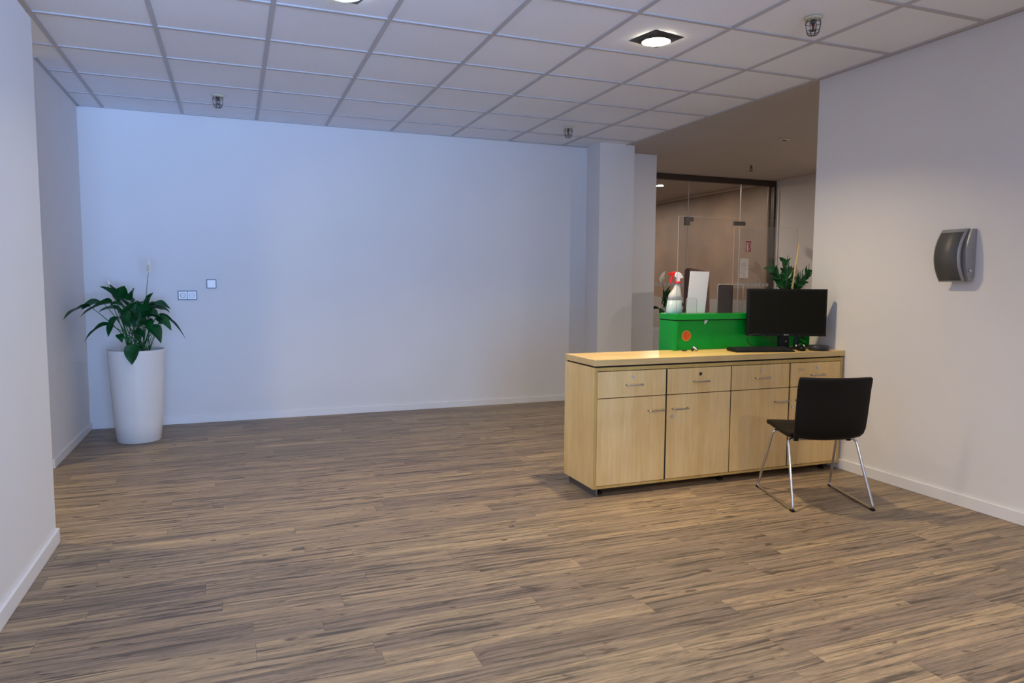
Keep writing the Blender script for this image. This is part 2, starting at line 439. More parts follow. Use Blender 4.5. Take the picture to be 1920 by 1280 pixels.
gp('corner_edge', (7.93, 7.938, GY - 0.006, GY + 0.006, 0.01, H - 0.075), simple('warm_edge', rgb(150, 118, 90), 0.3))
bm = B()
o = 5.415
prism(bm, [(6.57 - o, 2.14), (6.70 - o, 2.14), (6.70 - o, 2.085), (6.645 - o, 2.085), (6.645 - o, 2.03), (6.57 - o, 2.03)], -0.016, 0.016, 'y')
obj('patch_fitting', bm, M_fitting, g)
gp('patch_fitting', (7.36, 7.55, GY - 0.016, GY + 0.016, 2.055, 2.11), M_fitting)
for p, xs in ((pane, [6.08 + 0.066 * k for k in range(-9, 9)]), (pane2, [7.50 + 0.066 * k for k in range(8)])):
    bm = B()
    for x in xs: cyl(bm, (x - o, 0, 1.245), 0.026, -0.0075, -0.0055, 20, axis='y')
    obj('frosted_dots', bm, M_frost, p)
# fire sign on the glass
sg = thing('fire_extinguisher_sign', 'small red sign with a white fire extinguisher symbol on the glass wall', 'sign', (7.615, GY - 0.008, 1.775))
box('panel', (-0.052, 0.052, -0.001, 0.001, -0.078, 0.078), M_signred, sg)
bm = B()
for d in ((-0.052, 0.052, 0.074, 0.078), (-0.052, 0.052, -0.078, -0.074), (-0.052, -0.048, -0.078, 0.078), (0.048, 0.052, -0.078, 0.078)):
    bx(bm, d[0], d[1], -0.0025, -0.001, d[2], d[3])
obj('border', bm, M_paper, sg)
bm = B()
prism(bm, rrect(-0.028, -0.002, -0.066, 0.02, 0.008), -0.003, -0.001, 'y')
bx(bm, -0.022, -0.008, -0.003, -0.001, 0.02, 0.036); bx(bm, -0.032, 0.0, -0.003, -0.001, 0.034, 0.042)
bx(bm, -0.028, -0.012, -0.003, -0.001, 0.046, 0.053)
tube(bm, smooth_path([(-0.004, -0.002, 0.04), (0.02, -0.002, 0.044), (0.034, -0.002, 0.015), (0.03, -0.002, -0.02), (0.010, -0.002, -0.048)]), 0.0035, 6)
obj('symbol', bm, M_paper, sg)
nt_ = thing('paper_notice', 'white paper notice with orange printed marks taped to the glass wall', 'notice', (7.555, GY - 0.008, 1.475))
box('sheet', (-0.073, 0.073, -0.001, 0.001, -0.135, 0.135), M_paper, nt_)
M_greyink = base_mat('grey_ink', (0.25, 0.24, 0.24, 1), 0.8)
for x0, x1, z0, z1 in ((-0.045, 0.045, 0.036, 0.043), (-0.028, 0.028, 0.062, 0.066), (0.025, 0.045, -0.0215, -0.0185), (-0.05, -0.03, -0.0415, -0.0385), (0.02, 0.04, -0.1065, -0.1035)):
    box('printed_line', (x0, x1, -0.0025, -0.001, z0, z1), M_greyink, nt_)
for x, z, r in ((0, 0.018, .007), (0, 0.0, .006), (0, -0.015, .005), (0, -0.04, .005), (0, -0.07, .006), (0, -0.086, .005), (0, -0.104, .006), (-0.036, 0.012, .006), (-0.038, -0.066, .006), (-0.034, -0.03, .004), (0.035, 0.01, .004)):
    bm = B(); cyl(bm, (x, 0, z), r, -0.0025, -0.001, 10, axis='y'); obj('orange_mark', bm, M_inkred, nt_)

# ------------------------------------------------------------------ ceiling fittings
def ceiling_lamp(label, x, y, mat, rz=math.radians(12), group='square downlights in the tiled ceiling'):
    t = thing('ceiling_downlight', label, 'ceiling light', (x, y, H), rz, group)
    bm = B(); a = 0.118
    # square pillow frame with a round opening
    n = 48; outer = []; inner = []; lip = []
    for k in range(n):
        th = 2 * PI * k / n; c, s = math.cos(th), math.sin(th); m_ = max(abs(c), abs(s))
        q = a / m_ * (1 - 0.035 * (1 - abs(abs(c) - abs(s)) ** 0.5))
        outer.append(bm.verts.new((c * q, s * q, -0.001))); inner.append(bm.verts.new((c * 0.083, s * 0.083, -0.020))); lip.append(bm.verts.new((c * 0.079, s * 0.079, -0.006)))
    for k in range(n):
        j = (k + 1) % n
        bm.faces.new((outer[k], outer[j], inner[j], inner[k])).smooth = True
        bm.faces.new((inner[k], inner[j], lip[j], lip[k]))
    obj('frame', bm, M_lampframe, t)
    bm = B(); cyl(bm, (0, 0, 0), 0.080, -0.016, -0.004, 40); obj('diffuser', bm, mat, t)
    return t
ceiling_lamp('square grey downlight with a glowing warm round lens in the tiled ceiling', 3.305, -3.165, M_lamp)
ceiling_lamp('downlight cut off by the top edge of the photo, left of the fully visible lamp', 1.515, -3.165, M_lampcool)
LAMPS = [(3.305, -3.165, (1.0, 0.77, 0.45), 29), (1.515, -3.165, (1.0, 0.93, 0.80), 10)]
for x, y in ((1.5, -7.4), (3.3, -7.4)):
    ceiling_lamp('square downlight in the tiled ceiling behind the viewpoint', x, y, M_lamp if x > 2 else M_lampcool, 0.2)
    LAMPS.append((x, y, (1.0, 0.84, 0.62) if x > 2 else (1.0, 0.94, 0.86), 68 if x > 2 else 40))

def sprinkler(label, x, y, z=H + 0.004):
    t = thing('caged_sprinkler', label, 'sprinkler', (x, y, z), 0.4, 'caged sprinklers in the tiled ceiling')
    bm = B(); lathe(bm, [(0.0, -0.001), (0.048, -0.001), (0.046, -0.008), (0.02, -0.012), (0, -0.012)], 28, cap=False)
    obj('ceiling_plate', bm, M_cream, t)
    bm = B(); cyl(bm, (0, 0, 0), 0.011, -0.035, -0.010, 12)
    tube(bm, [(-0.010, 0, -0.035), (-0.014, 0, -0.05), (0, 0, -0.066)], 0.0025, 6); tube(bm, [(0.010, 0, -0.035), (0.014, 0, -0.05), (0, 0, -0.066)], 0.0025, 6)
    cyl(bm, (0, 0, 0), 0.019, -0.069, -0.066, 14)
    obj('sprinkler_head', bm, M_cage, t)
    bm = B(); cyl(bm, (0, 0, 0), 0.003, -0.064, -0.036, 8); obj('glass_bulb', bm, M_red, t)
    bm = B()
    for k in range(8):
        a = 2 * PI * k / 8; c, s = math.cos(a), math.sin(a)
        tube(bm, smooth_path([(c * .030, s * .030, -0.012), (c * .040, s * .040, -0.028), (c * .034, s * .034, -0.068), (c * .022, s * .022, -0.09), (0, 0, -0.094)], 4), 0.0017, 5)
    for r, z_ in ((0.039, -0.03), (0.033, -0.072)):
        tube(bm, [(r * math.cos(2 * PI * k / 20), r * math.sin(2 * PI * k / 20), z_) for k in range(20)], 0.0017, 5, closed=True)
    obj('wire_cage', bm, M_cage, t)
    return t
sprinkler('caged sprinkler in the tiled ceiling right of the glowing lamp', 3.905, -3.76)
sprinkler('caged sprinkler in the tiled ceiling above the tall potted plant', 0.895, -0.775)
sprinkler('caged sprinkler in the tiled ceiling near the pier', 3.885, -0.795)
t = thing('sprinkler', 'bare brass sprinkler in the plain hall ceiling near the glass wall', 'sprinkler', (6.80, 0.20, H))
bm = B(); lathe(bm, [(0.0, -0.001), (0.035, -0.001), (0.033, -0.008), (0, -0.010)], 20, cap=False); obj('ceiling_plate', bm, M_cream, t)
bm = B(); cyl(bm, (0, 0, 0), 0.013, -0.045, -0.008, 12)
tube(bm, [(-0.012, 0, -0.04), (-0.016, 0, -0.055), (0, 0, -0.072)], 0.004, 6); tube(bm, [(0.012, 0, -0.04), (0.016, 0, -0.055), (0, 0, -0.072)], 0.004, 6)
cyl(bm, (0, 0, 0), 0.022, -0.078, -0.072, 14); obj('sprinkler_head', bm, M_brass, t)
t = thing('ceiling_spotlight', 'small round white recessed fitting with a dark slot in the plain hall ceiling', 'ceiling fitting', (6.07, -1.156, H))
bm = B(); lathe(bm, [(0.0, -0.001), (0.055, -0.001), (0.052, -0.007), (0.0, -0.009)], 28, cap=False); obj('cover_plate', bm, M_hall, t)
bm = B(); bx(bm, -0.022, 0.022, -0.011, 0.011, -0.013, -0.008); obj('slot', bm, M_void, t)
t = thing('corridor_downlight', 'bright round downlight in the corridor ceiling behind the glass wall', 'ceiling light', (6.80, 2.17, H))
bm = B(); lathe(bm, [(0.05, -0.001), (0.065, -0.001), (0.062, -0.008), (0.05, -0.008)], 28, cap=False); obj('frame', bm, M_silver, t)
bm = B(); cyl(bm, (0, 0, 0), 0.05, -0.010, -0.002, 24); obj('diffuser', bm, emis('white_lamp_diffuser', (1, 0.96, 0.9, 1), 60), t)

# ------------------------------------------------------------------ wall fittings
t = thing('light_switch', 'single white rocker switch in a grey frame on the back wall', 'light switch', (0.790, 0, 1.236))
bm = B(); prism(bm, rrect(-0.041, 0.041, -0.041, 0.041, 0.006), -0.009, 0, 'y'); obj('frame', bm, M_switchframe, t)
bm = B(); prism(bm, rrect(-0.034, 0.034, -0.034, 0.034, 0.004), -0.014, -0.009, 'y'); obj('rocker', bm, M_white, t, 0.002)
t = thing('power_socket', 'double power socket in a grey frame on the back wall beside the plant', 'power socket', (0.594, 0, 1.135))
bm = B(); prism(bm, rrect(-0.077, 0.077, -0.041, 0.041, 0.006), -0.009, 0, 'y'); obj('frame', bm, M_switchframe, t)
for s in (-1, 1):
    bm = B(); cx = s * 0.0362
    prism(bm, rrect(cx - 0.0335, cx + 0.0335, -0.033, 0.033, 0.003), -0.012, -0.009, 'y')
    p = obj('socket_plate', bm, M_white, t)
    bm = B(); lathe(bm, [(0.0215, 0.0), (0.0215, 0.002), (0.018, 0.002), (0.018, -0.004), (0, -0.004)], 28, cap=False)
    for v in bm.verts: v.co = Vector((v.co.x + cx, -0.0125 - v.co.z, v.co.y))
    obj('socket_well', bm, M_switchframe if s < 0 else M_socket, p)
    bm = B()
    for q in (-1, 1): cyl(bm, (cx + q * 0.0065, 0, 0), 0.0035, -0.0165, -0.0155 + 0.0, 10, axis='y')
    obj('contacts', bm, M_socket if s < 0 else M_switchframe, p)

# towel dispenser on the right wall
t = thing('towel_dispenser', 'silver dispenser with a curved dark front mounted on the right wall', 'dispenser', (XR, 0, 0))
def arc(z0, z1, d0, n=14, lo=0.0):
    return [(-(lo + (d0 - lo) * math.sin(PI * (0.10 + 0.78 * k / n)) ** 0.8), z0 + (z1 - z0) * k / n) for k in range(n + 1)]
def disp_prof(dz, d): return [(0, 1.578 - dz)] + [(x, z) for x, z in arc(1.578 - dz, 1.286 + dz, d)][0:] + [(-0.035, 1.286 + dz), (-0.035, 1.312), (0, 1.312)]
def cap(y0, y1, d, name, mat, dz=0.0):
    top, bot = 1.578 - dz, 1.284 + dz
    out = [(0, top), (-0.020, top)]
    n = 18
    for k in range(n + 1):
        u = k / n; z = top + (bot - top) * u
        out.append((-(0.035 + (d - 0.035) * (1 - (2 * (u - 0.52) / 1.04) ** 2)), z))
    out += [(-0.022, bot), (-0.022, bot + 0.028), (0, bot + 0.028)]
    bm = B(); prism(bm, [(x, z) for x, z in out], y0, y1, 'y')
    return obj(name, bm, mat, t)
cap(-4.070, -3.925, 0.078, 'housing', M_silver)
def cover(y0, y1, name, mat, top, bot, o0, o1):
    bm = B(); n = 22; A = []
    for y in (y0, y1):
        for off in (o0, o1):
            row = []
            for k in range(n + 1):
                z = top + (bot - top) * k / n; u = (1.580 - z) / 0.296
                row.append(bm.verts.new((-(0.036 + off + 0.062 * (1 - (2 * (u - 0.52) / 1.04) ** 2)), y, z)))
            A.append(row)
    a, b, c, e = A
    for k in range(n):
        for p, q in ((b, e), (c, a), (a, b), (e, c)):
            f = bm.faces.new((p[k], p[k + 1], q[k + 1], q[k])); f.smooth = p is b
    for k in (0, n): bm.faces.new((a[k], b[k], e[k], c[k]))
    return obj(name, bm, mat, t)
cover(-4.052, -3.896, 'front_frame', M_silver, 1.580, 1.284, 0.0, 0.010)
cover(-4.038, -3.904, 'front_cover', M_mesh, 1.562, 1.290, 0.010, 0.013)['label'] = 'dark woven curved cover'
bm = B(); cyl(bm, (-0.055, -4.082, 1.345), 0.006, -0.004, 0.008, 14, axis='y'); obj('lock', bm, M_chrome, t)

# ------------------------------------------------------------------ plants
def blade(bm, b, tip, w, arch=0.05, roll=0.0, n=9, fold=0.25, up=Vector((0, 0, 1))):
    b, tip = Vector(b), Vector(tip); d = tip - b; ln = d.length
    mid = (b + tip) / 2 + up * arch
    prev = None
    for i in range(n + 1):
        u = i / n
        p = (1 - u) ** 2 * b + 2 * u * (1 - u) * mid + u * u * tip
        tg = (2 * (1 - u) * (mid - b) + 2 * u * (tip - mid)).normalized()
        s = tg.cross(Vector((0, 0, 1)))
        if s.length < 0.15: s = tg.cross(Vector((0.3, 0.95, 0)))
        s.normalize(); s = (Matrix.Rotation(roll, 3, tg) @ s); nrm = s.cross(tg).normalized()
        prof = math.sin(PI * min(1, u ** 0.72)) ** 0.85 if 0 < u < 1 else 0.02
        ww = max(0.002, w * 0.5 * prof)
        wav = 0.12 * math.sin(u * 9 + roll * 3) * ww
        row = [bm.verts.new(p + s * ww * q + nrm * (abs(q) * ww * fold * 2 + (wav if q > 0 else -wav) * abs(q))) for q in (-1, -0.5, 0, 0.5, 1)]
        if prev:
            for k in range(4): bm.faces.new((prev[k], prev[k + 1], row[k + 1], row[k])).smooth = True
        prev = row
def petiole(bm, s, b, bend=0.06, r=0.004):
    s, b = Vector(s), Vector(b); m_ = (s + b) / 2 + Vector((0, 0, bend))
    m_.x = m_.x * 0.5 + (s.x * 0.7 + b.x * 0.3) * 0.5; m_.y = m_.y * 0.5 + (s.y * 0.7 + b.y * 0.3) * 0.5
    pts = [(1 - u) ** 2 * s + 2 * u * (1 - u) * m_ + u * u * b for u in [k / 8 for k in range(9)]]
    tube(bm, pts, r, 6, r_end=r * 0.6)
def pot_thing(label, x, y, name='potted_peace_lily'):
    t = thing(name, label, 'potted plant', (x, y, 0))
    bm = B()
    lathe(bm, [(0.0, 0.0), (0.155, 0.0), (0.160, 0.004), (0.172, 0.15), (0.188, 0.42), (0.204, 0.70), (0.206, 0.724), (0.201, 0.726), (0.198, 0.718), (0.194, 0.60), (0.0, 0.60)], 64, cap=False)
    obj('pot', bm, M_pot, t)
    bm = B(); lathe(bm, [(0.196, 0.688), (0.15, 0.696), (0.08, 0.690), (0.0, 0.698)], 32, cap=False)
    obj('soil', bm, M_soil, t)
    return t
PX, PY = 0.245, -0.585
lily = pot_thing('tall white tapered pot holding a bushy peace lily in the back left corner', PX, PY)
SC = 1 / (3.2 * 235.0)
def W(cx, cy, dy=0.0):
    """a point of the plant: cx, cy measured on its front elevation (3.2 units a pixel), dy its offset towards the room"""
    return (-0.001 + (cx - 300) * (0.598 / 520) - dy * (0.195 - (cx - 92) / 728 * 0.135), dy, 1.082 - (cy - 350) * 0.001245 - dy * 0.04)
leafs = [ # base, tip, width, arch, roll, dy_base, dy_tip
 ((250, 368), (94, 442), .07, .05, .3, -.16, -.38), ((330, 345), (200, 385), .08, .03, -.3, -.05, -.20),
 ((395, 350), (190, 430), .08, .06, .2, -.10, -.22), ((365, 482), (208, 577), .075, .07, .4, -.1, -.22),
 ((420, 430), (350, 552), .10, .04, .2, -.12, -.2), ((430, 335), (312, 245), .095, .02, .5, 0, .0),
 ((415, 335), (458, 240), .10, .0, -.5, .03, -.02), ((425, 340), (357, 214), .09, .01, .2, .05, .05),
 ((505, 325), (505, 264), .11, .01, 1.0, .02, -.05), ((590, 372), (632, 280), .08, .02, .3, .05, .0),
 ((610, 362), (735, 388), .10, .03, .2, -.02, -.05), ((655, 420), (822, 573), .07, .08, -.3, -.05, -.1),
 ((640, 440), (735, 520), .08, .04, .5, -.1, -.15), ((590, 490), (668, 597), .10, .05, .2, -.14, -.22),
 ((560, 440), (690, 455), .10, .04, -.2, -.1, -.15), ((505, 600), (485, 722), .11, .02, .1, -.19, -.25),
 ((640, 380), (730, 410), .07, .03, .6, .05, .1), ((445, 450), (392, 372), .09, .02, .4, .02, .02),
 ((505, 420), (420, 318), .11, .03, -.2, -.02, -.04), ((540, 440), (528, 330), .10, .02, .9, .05, .04),
 ((560, 430), (602, 350), .09, .02, -.8, .0, -.03), ((480, 500), (430, 385), .10, .02, .8, -.04, -.06),
 ((525, 500), (555, 395), .10, .02, -.9, -.07, -.09), ((600, 460), (660, 370), .09, .04, .3, .03, .03),
 ((440, 400), (300, 402), .08, .05, -.2, .02, .0), ((470, 420), (530, 350), .12, .03, .2, -.08, -.12),
 ((430, 440), (480, 470), .09, .05, .6, -.12, -.18), ((560, 470), (610, 520), .09, .05, .2, -.1, -.18),
 ((490, 540), (560, 560), .08, .04, .3, -.08, -.14), ((410, 540), (430, 590), .05, .02, .3, -.1, -.14),
 ((500, 350), (440, 300), .10, .02, .1, .10, .13), ((540, 400), (580, 330), .10, .02, -.2, .12, .15),
 ((600, 400), (700, 380), .09, .06, .3, .1, .16), ((470, 400), (370, 360), .09, .06, .3, .1, .14),
 ((520, 460), (470, 380), .12, .02, -.4, -.1, -.12), ((590, 430), (650, 440), .10, .03, .4, -.12, -.16),
 ((380, 350), (290, 350), .06, .03, .4, -.04, -.12), ((660, 480), (730, 510), .05, .03, -.4, -.06, -.1)]
bm = B(); bs = B()
for i, (b, tp, w_, a_, rl, d0, d1) in enumerate(leafs):
    wb = Vector(W(*b, d0)); wt = Vector(W(*tp, d1))
    wb.x -= PX; wt.x -= PX
    blade(bm, wb, wt, w_ * 1.12, a_, rl, fold=0.22)
    a = random.uniform(0, 2 * PI); r = random.uniform(0.02, 0.10)
    sb = Vector((0.02 + r * math.cos(a), r * math.sin(a), 0.690))
    if i == 15: sb = Vector((-0.03, -0.12, 0.69))
    petiole(bs, sb, wb, 0.03 if i != 15 else 0.06)
# a few short bare stems
for k in range(9):
    a = random.uniform(0, 2 * PI); s_ = Vector((0.03 + 0.06 * math.cos(a), 0.06 * math.sin(a), 0.69))
    petiole(bs, s_, s_ + Vector((0.10 * math.cos(a), 0.05 * math.sin(a), random.uniform(0.18, 0.3))), 0.02, 0.0035)
obj('foliage', bm, M_leaf, lily); obj('stems', bs, M_stem, lily)
def spathe(parent, foot, base, tip, w_, roll, name='flower'):
    bm = B(); petiole(bm, foot, base, 0.08, 0.0035)
    fl = obj('flower_stalk', bm, M_stem, parent)
    bm = B(); blade(bm, base, tip, w_, 0.006, roll, 10, fold=0.45); obj('spathe', bm, M_spathe, fl)
    bm = B(); b_ = Vector(base); d_ = (Vector(tip) - b_)
    tube(bm, [b_ + d_ * 0.1 + Vector((0, -0.008, 0)), b_ + d_ * 0.5 + Vector((0, -0.012, 0))], 0.005, 8); obj('spadix', bm, M_cream, fl)
spathe(lily, (0.05, 0, 0.69), (0.352 - PX, 0, 1.325), (0.357 - PX, -0.005, 1.448), 0.032, 0.4)
spathe(lily, (-0.03, 0, 0.69), (0.070 - PX, 0, 1.22), (0.063 - PX, -0.005, 1.262), 0.025, 0.6)

# second peace lily behind the counter
l2 = pot_thing('peace lily with one white flower standing behind the green counter by the pier', 5.80, 0.36)
bm = B(); bs = B()
spec = [((-.02, .0, 1.05), (-.03, -.05, 1.19), .05, .02), ((.03, 0, 1.0), (.14, -.04, 1.27), .09, .02), ((.04, .04, .95), (.20, .06, 1.18), .10, .04),
        ((-.06, -.02, 1.0), (-.12, -.06, .97), .05, .05), ((-.05, .0, .92), (-.14, .0, .84), .05, .06), ((-.1, -.05, .88), (-.11, -.14, .62), .06, .02),
        ((-.14, -.1, .78), (-.16, -.16, .50), .07, .02), ((-.02, -.12, .86), (-.05, -.24, .55), .09, .03), ((.05, -.1, .95), (.05, -.2, .8), .09, .05), ((.0, .05, .98), (-.06, .1, 1.10), .06, .02),
        ((.1, 0, .98), (.26, -.06, .95), .09, .05), ((.08, .1, .95), (.22, .2, .96), .09, .05), ((-.08, .08, .95), (-.2, .18, .9), .08, .05), ((-.02, .0, .96), (-.05, -.02, 1.08), .07, .02),
        ((-.10, -.05, 1.0), (-.15, -.08, 1.20), .06, .01), ((-.08, 0, 1.05), (-.03, -.05, 1.23), .07, .01), ((-.12, -.05, .95), (-.20, -.1, .90), .06, .03), ((-.1, -.1, .98), (-.05, -.15, .80), .09, .04),
        ((-.12, -.1, .85), (-.13, -.2, .56), .08, .03), ((-.16, -.1, .8), (-.19, -.15, .62), .05, .02), ((-.06, -.08, 1.0), (.02, -.1, 1.18), .08, .02), ((-.14, -.05, 1.0), (-.10, -.08, 1.12), .06, .02), ((-.13, -.1, .9), (-.18, -.14, .76), .07, .03)]
for b, tp, w_, a_ in spec:
    blade(bm, b, tp, w_, a_, random.uniform(-.5, .5)); a = random.uniform(0, 6.28)
    petiole(bs, (0.05 * math.cos(a), 0.05 * math.sin(a), 0.69), b, 0.02)
obj('foliage', bm, M_leaf, l2); obj('stems', bs, M_stem, l2)
spathe(l2, (0, 0, 0.69), (-0.135, -0.05, 1.265), (-0.118, -0.08, 1.405), 0.085, 0.1)

# ------------------------------------------------------------------ the sideboard
YF, YB = -3.19, -2.79
XL, XRt = 2.923, 4.819
cab = thing('office_sideboard', 'low maple sideboard with four drawers over four doors against the right wall', 'cabinet', (XL, YF, 0))
def cb(name, d, mat, parent=cab, bevel=0, label=None):
    bm = B(); bx(bm, d[0] - XL, d[1] - XL, d[2] - YF, d[3] - YF, d[4], d[5]); return obj(name, bm, mat, parent, bevel, label=label)
bm = B(); f = lambda x: x - XL; gy = lambda y: y - YF
bx(bm, 0, 0.017, 0.0012, YB - YF, 0.046, 0.770); bx(bm, f(4.801), f(XRt), 0.0012, YB - YF, 0.046, 0.770)
bx(bm, 0.017, f(4.801), 0.0012, YB - YF, 0.046, 0.060); bx(bm, 0.017, f(4.801), 0.0012, YB - YF, 0.750, 0.770)
bx(bm, 0.017, f(4.801), YB - YF - 0.01, YB - YF, 0.060, 0.750)
obj('carcass', bm, M_maple, cab, 0.0008)
bm = B()
for d in ((0, 0.017, 0.046, 0.770), (f(4.801), f(XRt), 0.046, 0.770), (0.017, f(4.801), 0.046, 0.060), (0.017, f(4.801), 0.750, 0.770)):
    bx(bm, d[0], d[1], -0.0004, 0.0011, d[2], d[3])
obj('edge_banding', bm, M_edge, cab, label='yellower edge strip around the front')
bm = B(); bx(bm, 0.017, f(4.801), 0.020, 0.030, 0.060, 0.750)
for x in (3.4175, 3.898, 4.3685): bx(bm, f(x) - 0.004, f(x) + 0.004, 0.004, 0.02, 0.060, 0.750)
obj('interior_shade', bm, M_void, cab)  # black sheet and strips painted as the shade behind the fronts
bm = B(); bx(bm, 0.012, f(XRt) - 0.01, 0.012, YB - YF - 0.01, 0.7705, 0.7795); obj('spacer_recess_shade', bm, M_void, cab)  # black slab puts the shade of the spacer recess under the top
cb('countertop', (XL - 0.002, 4.833, YF - 0.002, YB, 0.780, 0.817), M_mapletop, bevel=0.0015)
bays = [(2.9425, 3.4115), (3.4235, 3.8945), (3.902, 4.363), (4.3745, 4.7985)]
def bow_handle(bm, cx, z, w_=0.108):
    pts = fillet([(cx - w_ / 2, 0.0, z), (cx - w_ / 2, -0.026, z), (cx + w_ / 2, -0.026, z), (cx + w_ / 2, 0.0, z)], 0.008, 5)
    tube(bm, pts, 0.0042, 8)
def lock(bm, cx, z):
    cyl(bm, (cx, 0, z), 0.0115, -0.0035, 0.0, 20, axis='y'); cyl(bm, (cx, 0, z), 0.008, -0.0055, -0.003, 20, axis='y')
hx = [3.1875, 3.667, 4.139, 4.60]
lkx = [3.182, 3.661, 4.139, 4.601]
dhx = [3.343, 3.515, 4.303, 4.478]
dlx = [None, 3.461, None, 4.400]
drawers = []
for i, (a, b) in enumerate(bays):
    d = cb('drawer', (a, b, YF, YF + 0.018, 0.5895, 0.7455), M_maple, bevel=0.0008)
    bm = B(); bow_handle(bm, f(hx[i]), 0.662); obj('handle', bm, M_steel, d)
    bm = B(); lock(bm, f(lkx[i]), 0.707); obj('lock', bm, M_chrome, d)
    bm = B(); bx(bm, f(lkx[i]) - 0.0012, f(lkx[i]) + 0.0012, -0.0062, -0.0052, 0.7025, 0.7115); obj('keyhole', bm, M_void, d)
    dd = cb('door', (a, b, YF, YF + 0.018, 0.0635, 0.5845), M_maple, bevel=0.0008)
    bm = B(); bow_handle(bm, f(dhx[i]), 0.499, 0.108); obj('handle', bm, M_steel, dd)
    if dlx[i]:
        bm = B(); lock(bm, f(dlx[i]), 0.453); obj('lock', bm, M_chrome, dd)
    if i == 3:
        bm = B(); bx(bm, f(4.435), f(4.485), -0.0006, 0.0002, 0.690, 0.712); obj('sticker', bm, wood_mat('tan_sticker', rgb(216, 186, 140), rgb(206, 176, 130)), d)
bm = B(); bx(bm, 0.018, 0.030, 0.0, 0.36, 0.0, 0.0455); obj('plinth', bm, M_plinth, cab, label='dark metal plinth panel')
for x in (0.07, 0.95, 1.80):
    for y in (0.06, 0.33):
        bm = B(); cyl(bm, (x, y, 0), 0.022, 0.0, 0.012, 18); cyl(bm, (x, y, 0), 0.012, 0.012, 0.0455, 12)
        obj('foot', bm, M_black, cab)

# ------------------------------------------------------------------ green counter
GX, GXR, GF, GB = 3.695, 5.30, -2.855, -2.66
gr = thing('reception_counter', 'bright green raised reception counter behind the maple sideboard', 'counter', (GX, GB, 0))
def gb(name, x0, x1, y0, y1, z0, z1, mat=M_green, bevel=0.001, label=None):
    bm = B(); bx(bm, x0 - GX, x1 - GX, y0 - GB, y1 - GB, z0, z1); return obj(name, bm, mat, gr, bevel, label=label)
gb('counter_top', GX, GXR, GF, GB, 1.023, 1.061)
gb('shadow_gap', GX + 0.006, GXR, GF + 0.006, GB - 0.006, 1.0165, 1.0225, M_void, 0)
bm = B()   # end panel, notched over the sideboard
prism(bm, [(GF + 0.002 - GB, 0.8185), (GF + 0.002 - GB, 1.016), (-0.002, 1.016), (-0.002, 0.0), (-0.125, 0.0), (-0.125, 0.8185)], 0.002, 0.024, 'x')
obj('end_panel', bm, M_green, gr, 0.001)
gb('back_panel', GX + 0.025, GXR, -2.832, -2.814, 0.8185, 1.016)
gb('front_panel', GX + 0.025, GXR, -2.70, -2.68, 0.0, 1.016)
bm = B(); prism(bm, [(3.944 - GX, 1.016), (3.966 - GX, 1.016), (3.944 - GX, 0.990)], -2.842 - GB, -2.8325 - GB, 'y'); obj('bracket', bm, M_white, gr, label='small white bracket under the top')
s_ = thing('round_sticker', 'round orange sticker on the green counter panel', 'sticker', (3.802, -2.8322, 0.914))
bm = B(); cyl(bm, (0, 0, 0), 0.036, -0.0015, 0.0, 32, axis='y'); obj('rim', bm, M_pizzarim, s_)
bm = B(); cyl(bm, (0, 0, 0), 0.030, -0.0025, -0.0015, 32, axis='y'); obj('print', bm, M_pizza, s_)

ZT = 1.0612
# acrylic screens
def screen(name, label, loc, rz, w_, h_, th=0.004, foot=True):
    t = thing(name, label, 'acrylic screen', loc, rz)
    bm = B(); bx(bm, 0, w_, -th / 2, th / 2, 0, h_); obj('sheet', bm, M_acryl, t)
    return t
sA = screen('acrylic_screen', 'wide clear acrylic screen along the front edge of the green counter', (3.715, -2.838, ZT), 0, 0.79, 0.645)
bm = B(); bx(bm, -0.0012, 0, -0.002, 0.002, 0, 0.645); bx(bm, 0, 0.79, -0.001, 0.001, 0.645, 0.6460); obj('edge', bm, simple('grey_acrylic_edge', (0.30, 0.30, 0.30, 1), 0.4), sA)
sB = screen('acrylic_screen', 'clear acrylic screen with a beige glow painted on its right edge standing behind the monitor and zz plant', (4.30, -2.668, ZT), math.radians(-10), 0.50, 0.605)
bm = B(); bx(bm, -0.0015, 0, -0.002, 0.002, 0, 0.605); bx(bm, 0, 0.50, -0.001, 0.001, 0.605, 0.6062); bx(bm, 0.50, 0.503, -0.004, 0.004, 0, 0.605)
[c for c in bpy.data.objects if c.parent == sB][0].data.materials[0] = M_acrylglossy
obj('edge', bm, simple('beige_edge_glow', rgb(190, 160, 140), 0.4), sB)  # beige glow of the acrylic edges put into their colour
# white leaning board
t = thing('white_display_board', 'blank white board leaning back on the green counter beside the spray bottle', 'board', (3.865, -2.735, ZT))
bm = B()
prism(bm, [(0.0, 0.0), (0.150, 0.0), (0.180, 0.285), (0.026, 0.287)], -0.004, 0.004, 'y')
o_ = obj('panel', bm, M_white, t, 0.001)
# small acrylic stands
def small_stand(label, x, y, w_, h_, card=None):
    t = thing('acrylic_stand', label, 'acrylic stand', (x, y, ZT))
    bm = B(); prism(bm, rrect(0, w_, 0.0, h_, 0.016), -0.0015, 0.0015, 'y'); obj('sheet', bm, M_acryl, t)
    bm = B(); tube(bm, fillet([(0, 0, 0), (0, 0, h_), (w_, 0, h_), (w_, 0, 0)], 0.018, 6), 0.002, 6); obj('edge', bm, M_acedge, t)
    bm = B(); bx(bm, 0, w_, 0.0025, 0.05, 0.0, 0.002); obj('foot', bm, M_acryl, t)
    return t
small_stand('small rounded clear acrylic stand in front of the white board', 3.825, -2.79, 0.085, 0.105)
small_stand('rounded clear acrylic stand holding a dark maroon card', 4.072, -2.80, 0.215, 0.20)
bm = B(); bx(bm, 0.004, 0.135, 0.004, 0.006, 0.001, 0.194)  # width cut so the part greyed by the screen's reflection is left out
